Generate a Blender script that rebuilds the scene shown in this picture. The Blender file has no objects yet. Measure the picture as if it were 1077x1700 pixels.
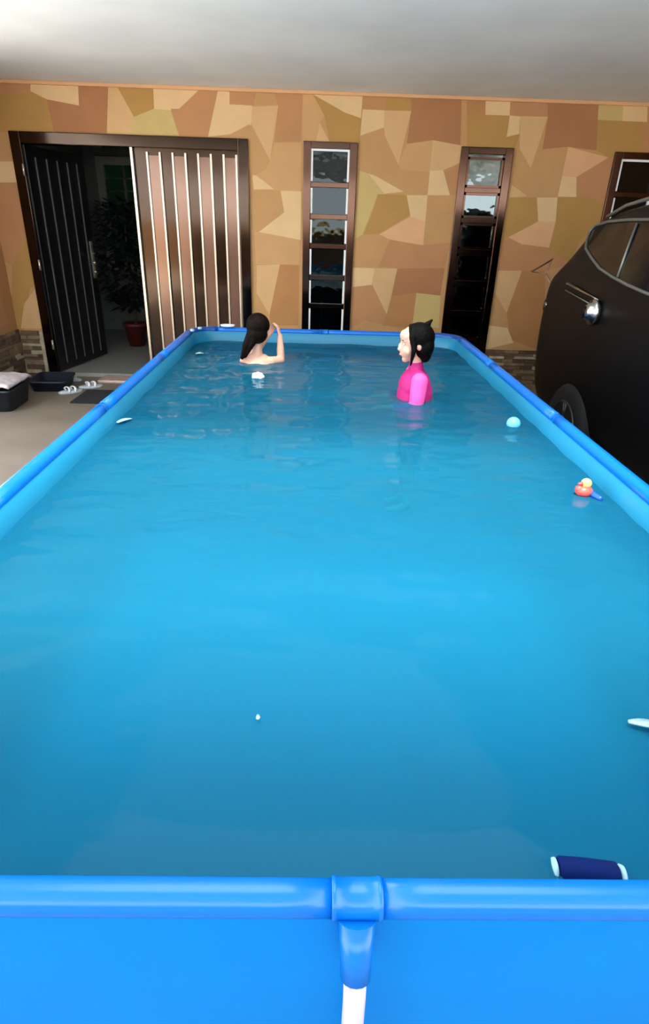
import bpy, bmesh, math, random
from mathutils import Vector, Matrix, noise
random.seed(7)
scn = bpy.context.scene
COL = scn.collection
V = Vector

SKY = 6.3
SUN = (12.0, 74, -3, 15)
ROOF = (.4, 3.9); SLAT_SPAN = 1.8; ADDED_GATE_H = 1.4; SKX = (-1.12, 1.1)  # unseen roof opening, slats and gate, sized to shape the light
INNER = (14, 122, 160)
W_IOR = 1.12; W_TINT = (.14, .60, .72, 1); W_MURK = (22, 100, 130); W_MIX = .5
# ---------------------------------------------------------------- camera
FL, PITCH, ROLL, YAW, CX = 991.21, .4534, .0317, .0246, -.0872
def cam_basis():
    f = V((math.sin(YAW)*math.cos(PITCH), math.cos(YAW)*math.cos(PITCH), -math.sin(PITCH)))
    r = V((math.cos(YAW), -math.sin(YAW), 0)); u = r.cross(f)
    r2 = r*math.cos(ROLL)+u*math.sin(ROLL); u2 = u*math.cos(ROLL)-r*math.sin(ROLL)
    return r2, u2, f
r_, u_, f_ = cam_basis()
cd = bpy.data.cameras.new('camera'); cam = bpy.data.objects.new('camera', cd); COL.objects.link(cam)
m = Matrix.Identity(4)
for i in range(3): m[i][0], m[i][1], m[i][2] = r_[i], u_[i], -f_[i]
m.translation = V((CX, 0, 1.64)); cam.matrix_world = m
cd.sensor_fit = 'VERTICAL'; cd.sensor_height = 36; cd.lens = FL/1700*36; cd.clip_start = .02
scn.camera = cam
# ---------------------------------------------------------------- world and light
scn.view_settings.view_transform = 'Standard'; scn.view_settings.look = 'None'
scn.view_settings.exposure = 0.0; scn.view_settings.gamma = 1; scn.view_settings.use_curve_mapping = False
w = bpy.data.worlds.new('sky'); scn.world = w; w.use_nodes = True
bg = w.node_tree.nodes['Background']; bg.inputs['Color'].default_value = (.88, .95, 1, 1); bg.inputs['Strength'].default_value = SKY
def sun_light(strength, elev, azim, ang):
    l = bpy.data.lights.new('sun', 'SUN'); l.energy = strength; l.angle = math.radians(ang); l.color = (1, .96, .88)
    o = bpy.data.objects.new('sun', l); COL.objects.link(o)
    e, a = math.radians(elev), math.radians(azim)
    d = V((math.sin(a)*math.cos(e), math.cos(a)*math.cos(e), -math.sin(e)))   # direction of travel
    o.rotation_euler = d.to_track_quat('-Z', 'Y').to_euler(); o.location = (0, -6, 6)
sun_light(*SUN)
MOSAIC = [
  ('D',[(0.756,2.751),(1.226,2.765),(1.269,2.329),(0.999,2.364),(0.753,2.326),(0.771,2.59)]),
  ('T',[(0.31,2.749),(0.521,2.755),(0.526,2.588),(0.316,2.59)]),
  ('O',[(0.521,2.755),(0.759,2.757),(0.767,2.589),(0.526,2.588)]),
  ('L',[(0.316,2.59),(0.519,2.588),(0.525,2.452),(0.302,2.379)]),
  ('l',[(0.519,2.588),(0.771,2.59),(0.688,2.151),(0.525,2.404)]),
  ('m',[(0.302,2.379),(0.525,2.452),(0.541,2.38),(0.681,2.151),(0.651,2.074),(0.448,2.056),(0.315,2.102)]),
  ('M',[(0.688,2.151),(0.753,2.326),(1.0,2.361),(0.999,2.097),(0.721,2.108)]),
  ('l',[(0.999,2.364),(1.269,2.329),(1.527,2.287),(1.128,2.117),(0.998,2.107)]),
  ('L',[(0.998,2.107),(1.128,2.118),(1.22,1.904),(0.998,1.898)]),
  ('T',[(1.131,2.117),(1.281,2.181),(1.286,1.906),(1.22,1.904)]),
  ('L',[(0.397,2.067),(0.463,2.053),(0.759,1.921),(0.503,1.89)]),
  ('y',[(0.315,2.09),(0.397,2.067),(0.577,1.892),(0.501,1.883),(0.376,1.526),(0.295,1.482)]),
  ('O',[(0.503,1.894),(0.791,1.892),(0.844,1.722),(0.542,1.537),(0.376,1.526),(0.468,1.744)]),
  ('L',[(0.791,1.892),(0.998,1.898),(1.0,1.666),(0.846,1.702)]),
  ('m',[(0.998,1.898),(1.286,1.906),(1.278,1.482),(1.006,1.453),(1.0,1.666)]),
  ('p',[(0.846,1.704),(1.0,1.666),(1.0,1.444),(0.652,1.489),(0.543,1.533)]),
  ('m',[(0.288,1.482),(0.543,1.533),(0.652,1.489),(0.58,1.22),(0.293,1.222)]),
  ('T',[(0.652,1.488),(1.0,1.444),(1.279,1.479),(1.246,1.234),(0.75,1.217),(0.556,1.225)]),
  ('D',[(0.75,1.217),(1.246,1.234),(1.23,0.965),(0.975,0.985),(0.717,0.945)]),
  ('L',[(0.293,1.212),(0.518,1.214),(0.513,1.054),(0.295,1.023)]),
  ('l',[(0.518,1.214),(0.754,1.216),(0.676,0.758),(0.491,1.028)]),
  ('T',[(0.295,1.023),(0.505,1.049),(0.676,0.758),(0.635,0.654),(0.44,0.691),(0.299,0.601)]),
  ('t',[(0.682,0.782),(0.717,0.945),(0.975,0.982),(0.969,0.619),(0.636,0.642)]),
  ('y',[(0.975,0.982),(1.234,0.963),(1.252,0.627),(0.964,0.682)]),
  ('m',[(-0.816,2.75),(-0.542,2.758),(-0.475,2.599),(-0.822,2.583)]),
  ('T',[(-0.542,2.758),(-0.247,2.761),(-0.263,2.309),(-0.512,2.301),(-0.475,2.599)]),
  ('L',[(-0.822,2.583),(-0.718,2.58),(-0.728,2.439),(-0.828,2.398)]),
  ('l',[(-0.718,2.58),(-0.475,2.596),(-0.556,2.152),(-0.745,2.331)]),
  ('m',[(-0.828,2.398),(-0.728,2.437),(-0.556,2.152),(-0.593,2.074),(-0.739,2.028),(-0.838,2.082)]),
  ('M',[(-0.556,2.152),(-0.512,2.301),(-0.256,2.309),(-0.256,1.895),(-0.456,1.895),(-0.581,1.908),(-0.695,2.023),(-0.593,2.074)]),
  ('L',[(-0.731,2.022),(-0.695,2.02),(-0.519,1.906),(-0.72,1.898)]),
  ('m',[(-0.727,1.894),(-0.456,1.895),(-0.405,1.733),(-0.706,1.534)]),
  ('L',[(-0.456,1.895),(-0.251,1.895),(-0.254,1.457),(-0.676,1.521),(-0.42,1.706)]),
  ('M',[(-0.721,1.52),(-0.676,1.521),(-0.261,1.453),(-0.267,1.225),(-0.713,1.22)]),
  ('l',[(-0.705,1.209),(-0.464,1.223),(-0.58,0.718),(-0.711,0.94)]),
  ('t',[(-0.464,1.223),(-0.263,1.221),(-0.269,0.618),(-0.566,0.61),(-0.58,0.718)]),
  ('m',[(-0.711,0.94),(-0.58,0.718),(-0.566,0.61),(-0.726,0.606)]),
  ('M',[(-0.247,2.761),(-0.157,2.696),(-0.042,2.531),(-0.082,2.47),(-0.114,2.319),(-0.246,2.315)]),
  ('L',[(-0.227,2.762),(0.312,2.778),(0.303,2.52),(0.153,2.558),(-0.157,2.692)]),
  ('O',[(-0.157,2.694),(0.153,2.558),(0.303,2.52),(0.3,2.313),(0.014,2.317),(-0.042,2.531)]),
  ('l',[(-0.082,2.47),(0.011,2.323),(-0.117,2.319)]),
  ('L',[(1.453,2.746),(1.685,2.753),(1.703,2.582),(1.473,2.582)]),
  ('t',[(1.275,2.741),(1.453,2.746),(1.473,2.582),(1.297,2.579)]),
  ('O',[(1.297,2.579),(1.703,2.582),(1.695,2.408),(1.825,2.439),(1.797,2.305),(1.335,2.291)]),
  ('T',[(1.685,2.753),(2.026,2.763),(2.061,2.586),(1.706,2.582)]),
  ('L',[(1.703,2.582),(1.801,2.58),(1.819,2.439),(1.702,2.411)]),
  ('l',[(1.801,2.58),(2.066,2.582),(1.98,2.157),(1.843,2.32)]),
  ('D',[(2.026,2.763),(2.512,2.778),(2.588,2.326),(2.309,2.348),(2.064,2.32),(2.066,2.582)]),
  ('y',[(2.512,2.778),(2.741,2.785),(2.779,2.571),(2.544,2.573)]),
  ('L',[(2.741,2.785),(2.966,2.792),(3.018,2.569),(2.779,2.571)]),
  ('O',[(2.544,2.573),(2.981,2.57),(3.037,2.286),(2.749,2.264),(2.715,2.27),(2.588,2.326)]),
  ('T',[(2.966,2.792),(3.246,2.8),(3.393,2.297),(3.034,2.286),(2.981,2.57),(3.018,2.571)]),
  ('p',[(2.309,2.348),(2.718,2.27),(2.443,2.097),(2.277,2.107)]),
  ('L',[(2.285,2.105),(2.444,2.096),(2.477,1.925),(2.294,1.923)]),
  ('T',[(2.443,2.097),(2.718,2.27),(2.778,2.279),(2.806,1.819),(2.563,1.93),(2.477,1.925)]),
  ('m',[(1.816,2.306),(1.843,2.32),(1.98,2.157),(2.064,2.32),(2.309,2.345),(2.294,1.923),(2.084,1.909),(1.99,1.918),(1.837,2.011)]),
  ('l',[(1.817,2.013),(1.99,1.918),(1.811,1.901)]),
  ('O',[(1.811,1.901),(2.087,1.909),(2.141,1.693),(1.86,1.547),(1.805,1.518)]),
  ('L',[(2.087,1.909),(2.292,1.915),(2.317,1.698),(2.141,1.693)]),
  ('p',[(2.14,1.696),(2.317,1.698),(2.296,1.459),(2.008,1.485),(1.861,1.543)]),
  ('O',[(2.292,1.915),(2.579,1.931),(2.94,1.823),(2.597,1.54),(2.544,1.303),(2.296,1.459),(2.317,1.698)]),
  ('T',[(1.805,1.518),(1.861,1.541),(2.008,1.483),(2.297,1.457),(2.544,1.303),(2.295,1.24),(1.8,1.226)]),
  ('l',[(1.805,1.226),(2.055,1.233),(1.964,0.808),(1.808,1.005)]),
  ('t',[(2.055,1.233),(2.295,1.24),(2.396,0.716),(2.358,0.432),(2.046,0.531),(1.964,0.808)]),
  ('m',[(1.808,1.005),(1.964,0.808),(1.998,0.653),(1.797,0.665)]),
  ('L',[(1.787,0.674),(1.998,0.653),(2.088,0.497),(1.788,0.417)]),
  ('T',[(-3.05,2.763),(-2.88,2.768),(-2.746,2.689),(-2.745,2.636),(-3.084,2.602)]),
  ('L',[(-2.88,2.768),(-2.305,2.777),(-2.326,2.54),(-2.615,2.58),(-2.755,2.639),(-2.745,2.693)]),
  ('O',[(-3.084,2.606),(-2.757,2.632),(-2.616,2.576),(-2.59,2.322),(-3.147,2.305)]),
  ('D',[(-2.298,2.777),(-2.022,2.786),(-2.093,2.327),(-2.594,2.322),(-2.616,2.576),(-2.326,2.54)]),
  ('l',[(-2.022,2.786),(-1.965,2.77),(-1.827,2.466),(-1.876,2.324),(-2.097,2.327)]),
  ('O',[(-2.005,2.786),(-1.62,2.798),(-1.632,2.535),(-1.827,2.466)]),
  ('y',[(-1.827,2.466),(-1.632,2.537),(-1.487,2.55),(-1.417,2.328),(-1.881,2.324)]),
  ('L',[(-1.62,2.798),(-1.105,2.814),(-1.198,2.7),(-1.4,2.542),(-1.489,2.528),(-1.632,2.535)]),
  ('T',[(-1.127,2.813),(-0.999,2.799),(-1.143,2.327),(-1.41,2.328),(-1.475,2.541),(-1.4,2.542),(-1.198,2.7)]),
  ('L',[(-0.999,2.799),(-0.919,2.802),(-0.928,2.591),(-0.72,2.591),(-0.746,2.439),(-0.931,2.354),(-1.143,2.327)]),
  ('T',[(-0.919,2.802),(-0.654,2.81),(-0.703,2.588),(-0.928,2.593)]),
  ('m',[(-0.75,2.439),(-0.72,2.32),(-1.144,2.317),(-0.931,2.354)]),
  ('L',[(-3.268,2.062),(-3.014,2.07),(-3.014,1.892),(-3.306,1.883)]),
  ('T',[(-3.308,1.878),(-3.014,1.892),(-2.996,1.428),(-3.222,1.14),(-3.444,1.248)]),
  ('O',[(-3.222,1.14),(-2.996,1.428),(-2.994,0.972),(-3.08,0.91),(-3.249,0.414),(-3.341,0.537)]),
  ('l',[(-3.171,0.757),(-3.03,0.911),(-2.992,0.515),(-3.251,0.508)]),
]
# ---------------------------------------------------------------- helpers
def lin(c):
    return tuple(((x/255)/12.92 if x/255 <= .04045 else ((x/255+.055)/1.055)**2.4) for x in c)+(1,)
def mat(name, rgb, rough=.6, metal=0, spec=.5, var=0, scale=8, bump=0, bscale=40, coat=0):
    mt = bpy.data.materials.new(name); mt.use_nodes = True; nt = mt.node_tree; b = nt.nodes['Principled BSDF']
    c = lin(rgb); b.inputs['Base Color'].default_value = c; b.inputs['Roughness'].default_value = rough
    b.inputs['Metallic'].default_value = metal; b.inputs['Specular IOR Level'].default_value = spec
    b.inputs['Coat Weight'].default_value = coat
    tc = nt.nodes.new('ShaderNodeTexCoord')
    if var:
        n = nt.nodes.new('ShaderNodeTexNoise'); n.inputs['Scale'].default_value = scale; n.inputs['Detail'].default_value = 3
        nt.links.new(tc.outputs['Object'], n.inputs['Vector'])
        r = nt.nodes.new('ShaderNodeValToRGB'); r.color_ramp.elements[0].position = .3; r.color_ramp.elements[1].position = .7
        r.color_ramp.elements[0].color = tuple(x*(1-var) for x in c[:3])+(1,); r.color_ramp.elements[1].color = tuple(min(1, x*(1+var)) for x in c[:3])+(1,)
        nt.links.new(n.outputs['Fac'], r.inputs['Fac']); nt.links.new(r.outputs['Color'], b.inputs['Base Color'])
    if bump:
        n = nt.nodes.new('ShaderNodeTexNoise'); n.inputs['Scale'].default_value = bscale
        nt.links.new(tc.outputs['Object'], n.inputs['Vector'])
        bp = nt.nodes.new('ShaderNodeBump'); bp.inputs['Strength'].default_value = bump; bp.inputs['Distance'].default_value = .01
        nt.links.new(n.outputs['Fac'], bp.inputs['Height']); nt.links.new(bp.outputs['Normal'], b.inputs['Normal'])
    return mt
def tag(o, label=None, cat=None, group=None, kind=None):
    if label: o['label'] = label
    if cat: o['category'] = cat
    if group: o['group'] = group
    if kind: o['kind'] = kind
    return o
def empty(name, loc=(0, 0, 0), rz=0):
    o = bpy.data.objects.new(name, None); COL.objects.link(o); o.location = loc; o.rotation_euler = (0, 0, rz)
    o.empty_display_size = .05
    return o
def link(name, bm, mats, parent=None, smooth=False, bevel=0, subsurf=0):
    """bm in world coordinates when the parent sits at the origin, else in the parent's own frame"""
    bmesh.ops.recalc_face_normals(bm, faces=bm.faces)
    me = bpy.data.meshes.new(name); bm.to_mesh(me); bm.free()
    for mm in (mats if isinstance(mats, (list, tuple)) else [mats]): me.materials.append(mm)
    if smooth: me.polygons.foreach_set('use_smooth', [True]*len(me.polygons))
    o = bpy.data.objects.new(name, me); COL.objects.link(o)
    if parent: o.parent = parent
    if bevel:
        b = o.modifiers.new('bevel', 'BEVEL'); b.width = bevel; b.segments = 2; b.limit_method = 'ANGLE'
    if subsurf:
        s = o.modifiers.new('subsurf', 'SUBSURF'); s.levels = subsurf; s.render_levels = subsurf
    return o
def box(bm, x0, x1, y0, y1, z0, z1, mi=0, M=None):
    vs = [bm.verts.new((x, y, z)) for x in (x0, x1) for y in (y0, y1) for z in (z0, z1)]
    if M:
        for v in vs: v.co = M @ v.co
    for f in ((0, 1, 3, 2), (4, 6, 7, 5), (0, 4, 5, 1), (2, 3, 7, 6), (0, 2, 6, 4), (1, 5, 7, 3)):
        fc = bm.faces.new([vs[i] for i in f]); fc.material_index = mi
    return vs
def tube(bm, pts, rad, n=12, closed=False, caps=True, flat=1.0, mi=0):
    pts = [V(p) for p in pts]; rads = rad if isinstance(rad, (list, tuple)) else [rad]*len(pts)
    rings = []; N = len(pts)
    for i, p in enumerate(pts):
        if closed: t = pts[(i+1) % N]-pts[i-1]
        else: t = pts[min(i+1, N-1)]-pts[max(i-1, 0)]
        t.normalize(); up = V((0, 0, 1)) if abs(t.z) < .95 else V((0, 1, 0))
        a = t.cross(up).normalized(); b = a.cross(t).normalized()
        rings.append([bm.verts.new(p+a*math.cos(2*math.pi*k/n)*rads[i]+b*math.sin(2*math.pi*k/n)*rads[i]*flat) for k in range(n)])
    for i in range(N if closed else N-1):
        A, B = rings[i], rings[(i+1) % N]
        for k in range(n):
            f = bm.faces.new((A[k], A[(k+1) % n], B[(k+1) % n], B[k])); f.smooth = True; f.material_index = mi
    if caps and not closed:
        for r in (rings[0], rings[-1]): bm.faces.new(r).material_index = mi
def lathe(bm, prof, c, n=32, axis='Z', mi=0):
    c = V(c); rings = []
    def P(r, h, a):
        if axis == 'Z': return c+V((r*math.cos(a), r*math.sin(a), h))
        if axis == 'X': return c+V((h, r*math.cos(a), r*math.sin(a)))
        return c+V((r*math.cos(a), h, r*math.sin(a)))
    for r, h in prof: rings.append([bm.verts.new(P(max(r, 1e-4), h, 2*math.pi*k/n)) for k in range(n)])
    for A, B in zip(rings, rings[1:]):
        for k in range(n):
            f = bm.faces.new((A[k], A[(k+1) % n], B[(k+1) % n], B[k])); f.smooth = True; f.material_index = mi
    for r in (rings[0], rings[-1]): bm.faces.new(r).material_index = mi
def ell(bm, c, r, rot=None, sub=3):
    M = Matrix.Translation(V(c)) @ (rot.to_4x4() if rot else Matrix.Identity(4)) @ Matrix.Diagonal((r[0], r[1], r[2], 1))
    bmesh.ops.create_icosphere(bm, subdivisions=sub, radius=1, matrix=M)
def capsule(bm, p0, r0, p1, r1):
    t = bmesh.new()
    bmesh.ops.create_icosphere(t, subdivisions=3, radius=r0, matrix=Matrix.Translation(V(p0)))
    bmesh.ops.create_icosphere(t, subdivisions=3, radius=r1, matrix=Matrix.Translation(V(p1)))
    g = bmesh.ops.convex_hull(t, input=t.verts)
    dead = [e for e in g['geom_interior']+g['geom_unused'] if isinstance(e, bmesh.types.BMVert)]
    bmesh.ops.delete(t, geom=list(set(dead)), context='VERTS')
    me = bpy.data.meshes.new('t'); t.to_mesh(me); t.free(); bm.from_mesh(me); bpy.data.meshes.remove(me)
def chain(bm, pts):
    for (a, ra), (b, rb) in zip(pts, pts[1:]): capsule(bm, a, ra, b, rb)
def blob(name, bm, mt, parent, voxel=.005, smooth=5):
    """fuse the overlapping shapes into one continuous surface"""
    me = bpy.data.meshes.new('t'); bm.to_mesh(me); bm.free(); o = bpy.data.objects.new('t', me); COL.objects.link(o)
    r = o.modifiers.new('r', 'REMESH'); r.mode = 'VOXEL'; r.voxel_size = voxel; r.use_smooth_shade = True
    if smooth:
        s = o.modifiers.new('s', 'SMOOTH'); s.iterations = smooth; s.factor = .5
    bpy.context.view_layer.update()
    dg = bpy.context.evaluated_depsgraph_get(); new = bpy.data.meshes.new_from_object(o.evaluated_get(dg))
    bpy.data.objects.remove(o); bpy.data.meshes.remove(me); new.name = name; new.materials.clear(); new.materials.append(mt)
    new.polygons.foreach_set('use_smooth', [True]*len(new.polygons))
    o = bpy.data.objects.new(name, new); COL.objects.link(o)
    if parent: o.parent = parent
    return o

# ---------------------------------------------------------------- materials
TONE = {'L': (213, 178, 132), 'l': (202, 162, 115), 'y': (192, 166, 108), 'M': (194, 150, 102), 'm': (186, 142, 94), 'O': (173, 132, 74),
        'p': (212, 163, 120), 'T': (180, 130, 88), 't': (174, 124, 78), 'D': (166, 114, 76)}
tone_keys = list(TONE)
m_tones = [mat('wallpaper_'+str(i), TONE[k], .75, spec=.25, var=.04, scale=5) for i, k in enumerate(tone_keys)]
def plaster():
    mt = mat('ceiling_plaster', (234, 236, 236), .9, var=.06, scale=1.6, bump=.25, bscale=6); return mt
m_ceil = plaster()
m_floor = mat('floor_tile', (124, 112, 100), .55, var=.12, scale=3)
m_infloor = mat('indoor_tile', (150, 150, 145), .35, var=.05, scale=3)
m_inwall = mat('indoor_wall', (150, 152, 140), .8, var=.05)
m_black = mat('black_lacquered_steel', (62, 50, 42), .1, metal=1, var=.1, scale=3)
m_leaf = mat('black_door_paint', (12, 12, 14), .3, spec=.5)
m_bronze = mat('brown_anodised_metal', (80, 58, 48), .13, metal=1, spec=.6, var=.1, scale=3)
m_inset = mat('brown_inset_panel', (118, 88, 72), .16, metal=.55, spec=.6, var=.08, scale=3)
m_chrome = mat('polished_trim', (205, 188, 168), .25, metal=.75)
m_white = mat('white_plastic', (235, 238, 240), .35, var=.02)
m_leg = mat('white_painted_steel', (200, 192, 205), .3, var=.02)
m_liner = mat('blue_liner', (0, 115, 196), .45, spec=.12, var=.05, scale=4, bump=.08, bscale=9)
m_sleeve = mat('blue_sleeve', (0, 103, 200), .26, spec=.4, bump=.05, bscale=14)
m_dkblue = mat('dark_blue_plastic', (4, 70, 150), .3, var=.05)
m_inner = mat('inner_liner', INNER, .4, var=.05, scale=2.2, bump=.5, bscale=3)
m_stone = [mat('stacked_stone_'+str(i), c, .85, var=.25, scale=14, bump=.5, bscale=30) for i, c in enumerate(((104, 82, 60), (84, 66, 50), (128, 106, 80), (172, 158, 132)))]
m_car = mat('black_car_paint', (8, 8, 9), .4, spec=.14)
m_carglass = mat('dark_car_glass', (4, 5, 12), .12, spec=.4)
m_tyre = mat('black_rubber', (8, 8, 8), .8, bump=.3, bscale=60)
m_carchrome = mat('car_chrome', (190, 190, 185), .22, metal=1)
m_greytrim = mat('car_grey_trim', (120, 120, 112), .4, metal=.6)
m_darkrim = mat('dark_alloy', (62, 62, 62), .4, metal=.6)
m_redlens = mat('red_lens', (70, 10, 12), .2)
def glass(name, tint, k):
    mt = bpy.data.materials.new(name); mt.use_nodes = True; nt = mt.node_tree; nt.nodes.clear()
    out = nt.nodes.new('ShaderNodeOutputMaterial'); mix = nt.nodes.new('ShaderNodeMixShader'); tr = nt.nodes.new('ShaderNodeBsdfTransparent')
    gl = nt.nodes.new('ShaderNodeBsdfGlossy'); fr = nt.nodes.new('ShaderNodeFresnel'); mth = nt.nodes.new('ShaderNodeMath')
    tr.inputs['Color'].default_value = lin(tint); gl.inputs['Roughness'].default_value = .03; gl.inputs['Color'].default_value = (.85, .95, .95, 1)
    mth.operation = 'MULTIPLY_ADD'; mth.inputs[1].default_value = 1; mth.inputs[2].default_value = k
    tc = nt.nodes.new('ShaderNodeTexCoord'); n = nt.nodes.new('ShaderNodeTexNoise'); n.inputs['Scale'].default_value = 7; bp = nt.nodes.new('ShaderNodeBump')
    bp.inputs['Strength'].default_value = .12; bp.inputs['Distance'].default_value = .02
    nt.links.new(tc.outputs['Object'], n.inputs['Vector']); nt.links.new(n.outputs['Fac'], bp.inputs['Height']); nt.links.new(bp.outputs['Normal'], gl.inputs['Normal'])
    nt.links.new(fr.outputs[0], mth.inputs[0]); nt.links.new(mth.outputs[0], mix.inputs[0])
    nt.links.new(tr.outputs[0], mix.inputs[1]); nt.links.new(gl.outputs[0], mix.inputs[2]); nt.links.new(mix.outputs[0], out.inputs[0])
    return mt
m_pane = glass('tinted_pane', (70, 85, 80), -.01); m_pane2 = glass('reflective_pane', (50, 66, 70), .07); m_pane3 = glass('green_pane', (36, 50, 40), 0)
def water_mat():
    mt = bpy.data.materials.new('pool_water'); mt.use_nodes = True; nt = mt.node_tree; nt.nodes.clear(); N = nt.nodes.new; LK = nt.links.new
    out = N('ShaderNodeOutputMaterial'); tr = N('ShaderNodeBsdfTransparent'); df = N('ShaderNodeBsdfDiffuse'); gl = N('ShaderNodeBsdfGlossy')
    fr = N('ShaderNodeFresnel'); fr.inputs['IOR'].default_value = W_IOR; m1 = N('ShaderNodeMixShader'); m2 = N('ShaderNodeMixShader')
    tr.inputs['Color'].default_value = W_TINT; df.inputs['Color'].default_value = lin(W_MURK); gl.inputs['Roughness'].default_value = .08
    m1.inputs[0].default_value = W_MIX
    tc = N('ShaderNodeTexCoord'); mp = N('ShaderNodeMapping'); mp.inputs['Scale'].default_value = (1, 1.9, 1)
    n = N('ShaderNodeTexNoise'); n.inputs['Scale'].default_value = 2.6; n.inputs['Detail'].default_value = 2
    bp = N('ShaderNodeBump'); bp.inputs['Strength'].default_value = .5; bp.inputs['Distance'].default_value = .05
    LK(tc.outputs['Object'], mp.inputs['Vector']); LK(mp.outputs[0], n.inputs['Vector']); LK(n.outputs['Fac'], bp.inputs['Height'])
    LK(bp.outputs[0], gl.inputs['Normal']); LK(bp.outputs[0], fr.inputs['Normal'])
    LK(tr.outputs[0], m1.inputs[1]); LK(df.outputs[0], m1.inputs[2]); LK(fr.outputs[0], m2.inputs[0]); LK(m1.outputs[0], m2.inputs[1]); LK(gl.outputs[0], m2.inputs[2])
    LK(m2.outputs[0], out.inputs[0]); return mt
m_water = water_mat()

# ---------------------------------------------------------------- setting
WY, ZC, XL, XR = 6.68, 2.72, -3.29, 4.35
bm = bmesh.new(); box(bm, XL-.3, XR+.3, -2.5, 9.7, -.1, 0); tag(link('floor', bm, m_floor), kind='structure')
m_yard = mat('pale_concrete', (228, 222, 210), .85, var=.05, scale=2)  # unseen yard, made pale to bounce sunlight onto the ceiling
bm = bmesh.new(); box(bm, -14, XL-.3, -16, 14, -.12, -.01); box(bm, XL-.3, 14, 9.7, 14, -.12, -.01); box(bm, XL-.3, 14, -16, -2.5, -.12, -.01); box(bm, XR+.3, 14, -2.5, 9.7, -.12, -.01); tag(link('floor_yard', bm, m_yard), kind='structure')
bm = bmesh.new(); box(bm, XL-.15, XR+.15, ROOF[1], WY+.2, ZC, ZC+.15); box(bm, XL-.15, XR+.15, -2.3, ROOF[0], ZC, ZC+.15); box(bm, XL-.15, SKX[0], ROOF[0], ROOF[1], ZC, ZC+.15); box(bm, SKX[1], XR+.15, ROOF[0], ROOF[1], ZC, ZC+.15); tag(link('ceiling', bm, m_ceil), kind='structure')  # visible far ceiling, plus unseen canopy and side panels framing the sun patch
holes = [(-3.016, -.765, 0, 2.32), (-.235, .285, .3, 2.32), (1.28, 1.787, .3, 2.32), (2.771, 3.291, .3, 2.32)]
def clip(poly, ax, val, keep_less):
    out = []
    for i in range(len(poly)):
        a, b = poly[i-1], poly[i]; ia = (a[ax] <= val) == keep_less; ib = (b[ax] <= val) == keep_less
        if ia != ib:
            t = (val-a[ax])/(b[ax]-a[ax]); out.append((a[0]+(b[0]-a[0])*t, a[1]+(b[1]-a[1])*t))
        if ib: out.append(b)
    return out
def minus_holes(polys):
    for x0, x1, z0, z1 in holes:
        nxt = []
        for p in polys:
            l = clip(p, 0, x0, True); r = clip(p, 0, x1, False); mid = clip(clip(p, 0, x0, False), 0, x1, True) if True else []
            if len(mid) >= 3: nxt += [clip(mid, 1, z1, False), clip(mid, 1, z0, True)]
            nxt += [l, r]
        polys = [q for q in nxt if len(q) >= 3]
    return polys
bm = bmesh.new()
xs = [XL-.15]+[v for h in holes for v in h[:2]]+[XR+.15]
for i in range(0, len(xs), 2): box(bm, xs[i], xs[i+1], WY, WY+.15, 0, ZC, tone_keys.index('m'))
for x0, x1, z0, z1 in holes:
    box(bm, x0, x1, WY, WY+.15, z1, ZC, tone_keys.index('m'))
    if z0 > 0: box(bm, x0, x1, WY, WY+.15, 0, z0, tone_keys.index('m'))
extra = [(c, [(x+1.29, z) for x, z in p]) for c, p in MOSAIC if 1.75 < sum(q[0] for q in p)/len(p) < 3.1]
lay = 0
for c, p in extra+MOSAIC:
    p = clip(clip(clip(p, 1, ZC, True), 0, XL, False), 0, XR, True)
    if len(p) < 3: continue
    lay += 1
    for q in minus_holes([p]):
        vs = [bm.verts.new((x, WY-.001-lay*.00002, z)) for x, z in q]
        try: f = bm.faces.new(vs); f.material_index = tone_keys.index(c)
        except ValueError: pass
tag(link('wall_back', bm, m_tones), kind='structure')
bm = bmesh.new(); box(bm, XL-.15, XL, 5.0, WY, 0, ZC, 0)
for y0, y1, z0, z1, c in ((5.9, 6.5, .5, 1.15, 'T'), (5.3, 6.2, 1.2, 1.9, 'O'), (5.1, 5.7, .5, 1.2, 'L'), (5.2, 6.6, 1.95, 2.5, 'M')):
    vs = [bm.verts.new((XL+.001, y, z)) for y, z in ((y0, z0), (y1, z0+.08), (y1-.12, z1), (y0+.2, z1-.1))]
    bm.faces.new(vs).material_index = tone_keys.index(c)
tag(link('wall_left', bm, [m_tones[tone_keys.index('t')]]+m_tones[1:]), kind='structure')
bm = bmesh.new(); box(bm, XR, XR+.15, 2.4, WY, 0, ZC); tag(link('wall_right', bm, m_tones[tone_keys.index('T')]), kind='structure')
bm = bmesh.new(); y = ROOF[1]-SLAT_SPAN
while y < ROOF[1]-.05: box(bm, XL-.15, XR+.15, y, y+.06, ZC, ZC+.12); y += .14
tag(link('trim_4', bm, m_ceil), kind='structure')  # unseen slats added over the pool to half-shade the far water
# unseen gate added behind the camera to cut low sky light
bm = bmesh.new(); box(bm, XL, XR, -2.62, -2.58, .05, ADDED_GATE_H)
for i in range(12): box(bm, XL+.3+i*.62, XL+.36+i*.62, -2.58, -2.55, .05, ADDED_GATE_H)
tag(link('door_2', bm, mat('brown_gate', (120, 96, 74), .6)), kind='structure')
# edge beam of the carport roof, street wall opposite
bm = bmesh.new(); box(bm, XL-.15, XR+.15, -2.45, -2.3, 2.5, 2.9); tag(link('trim_1', bm, m_ceil), kind='structure')
bm = bmesh.new(); box(bm, XL, XR, WY-.025, WY, ZC-.03, ZC); tag(link('trim_2', bm, m_tones[tone_keys.index('p')], bevel=.006), kind='structure')
bm = bmesh.new(); box(bm, -8, 8, -9.2, -9, 0, 1.5); tag(link('wall_street', bm, m_tones[0]), kind='structure')
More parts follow.
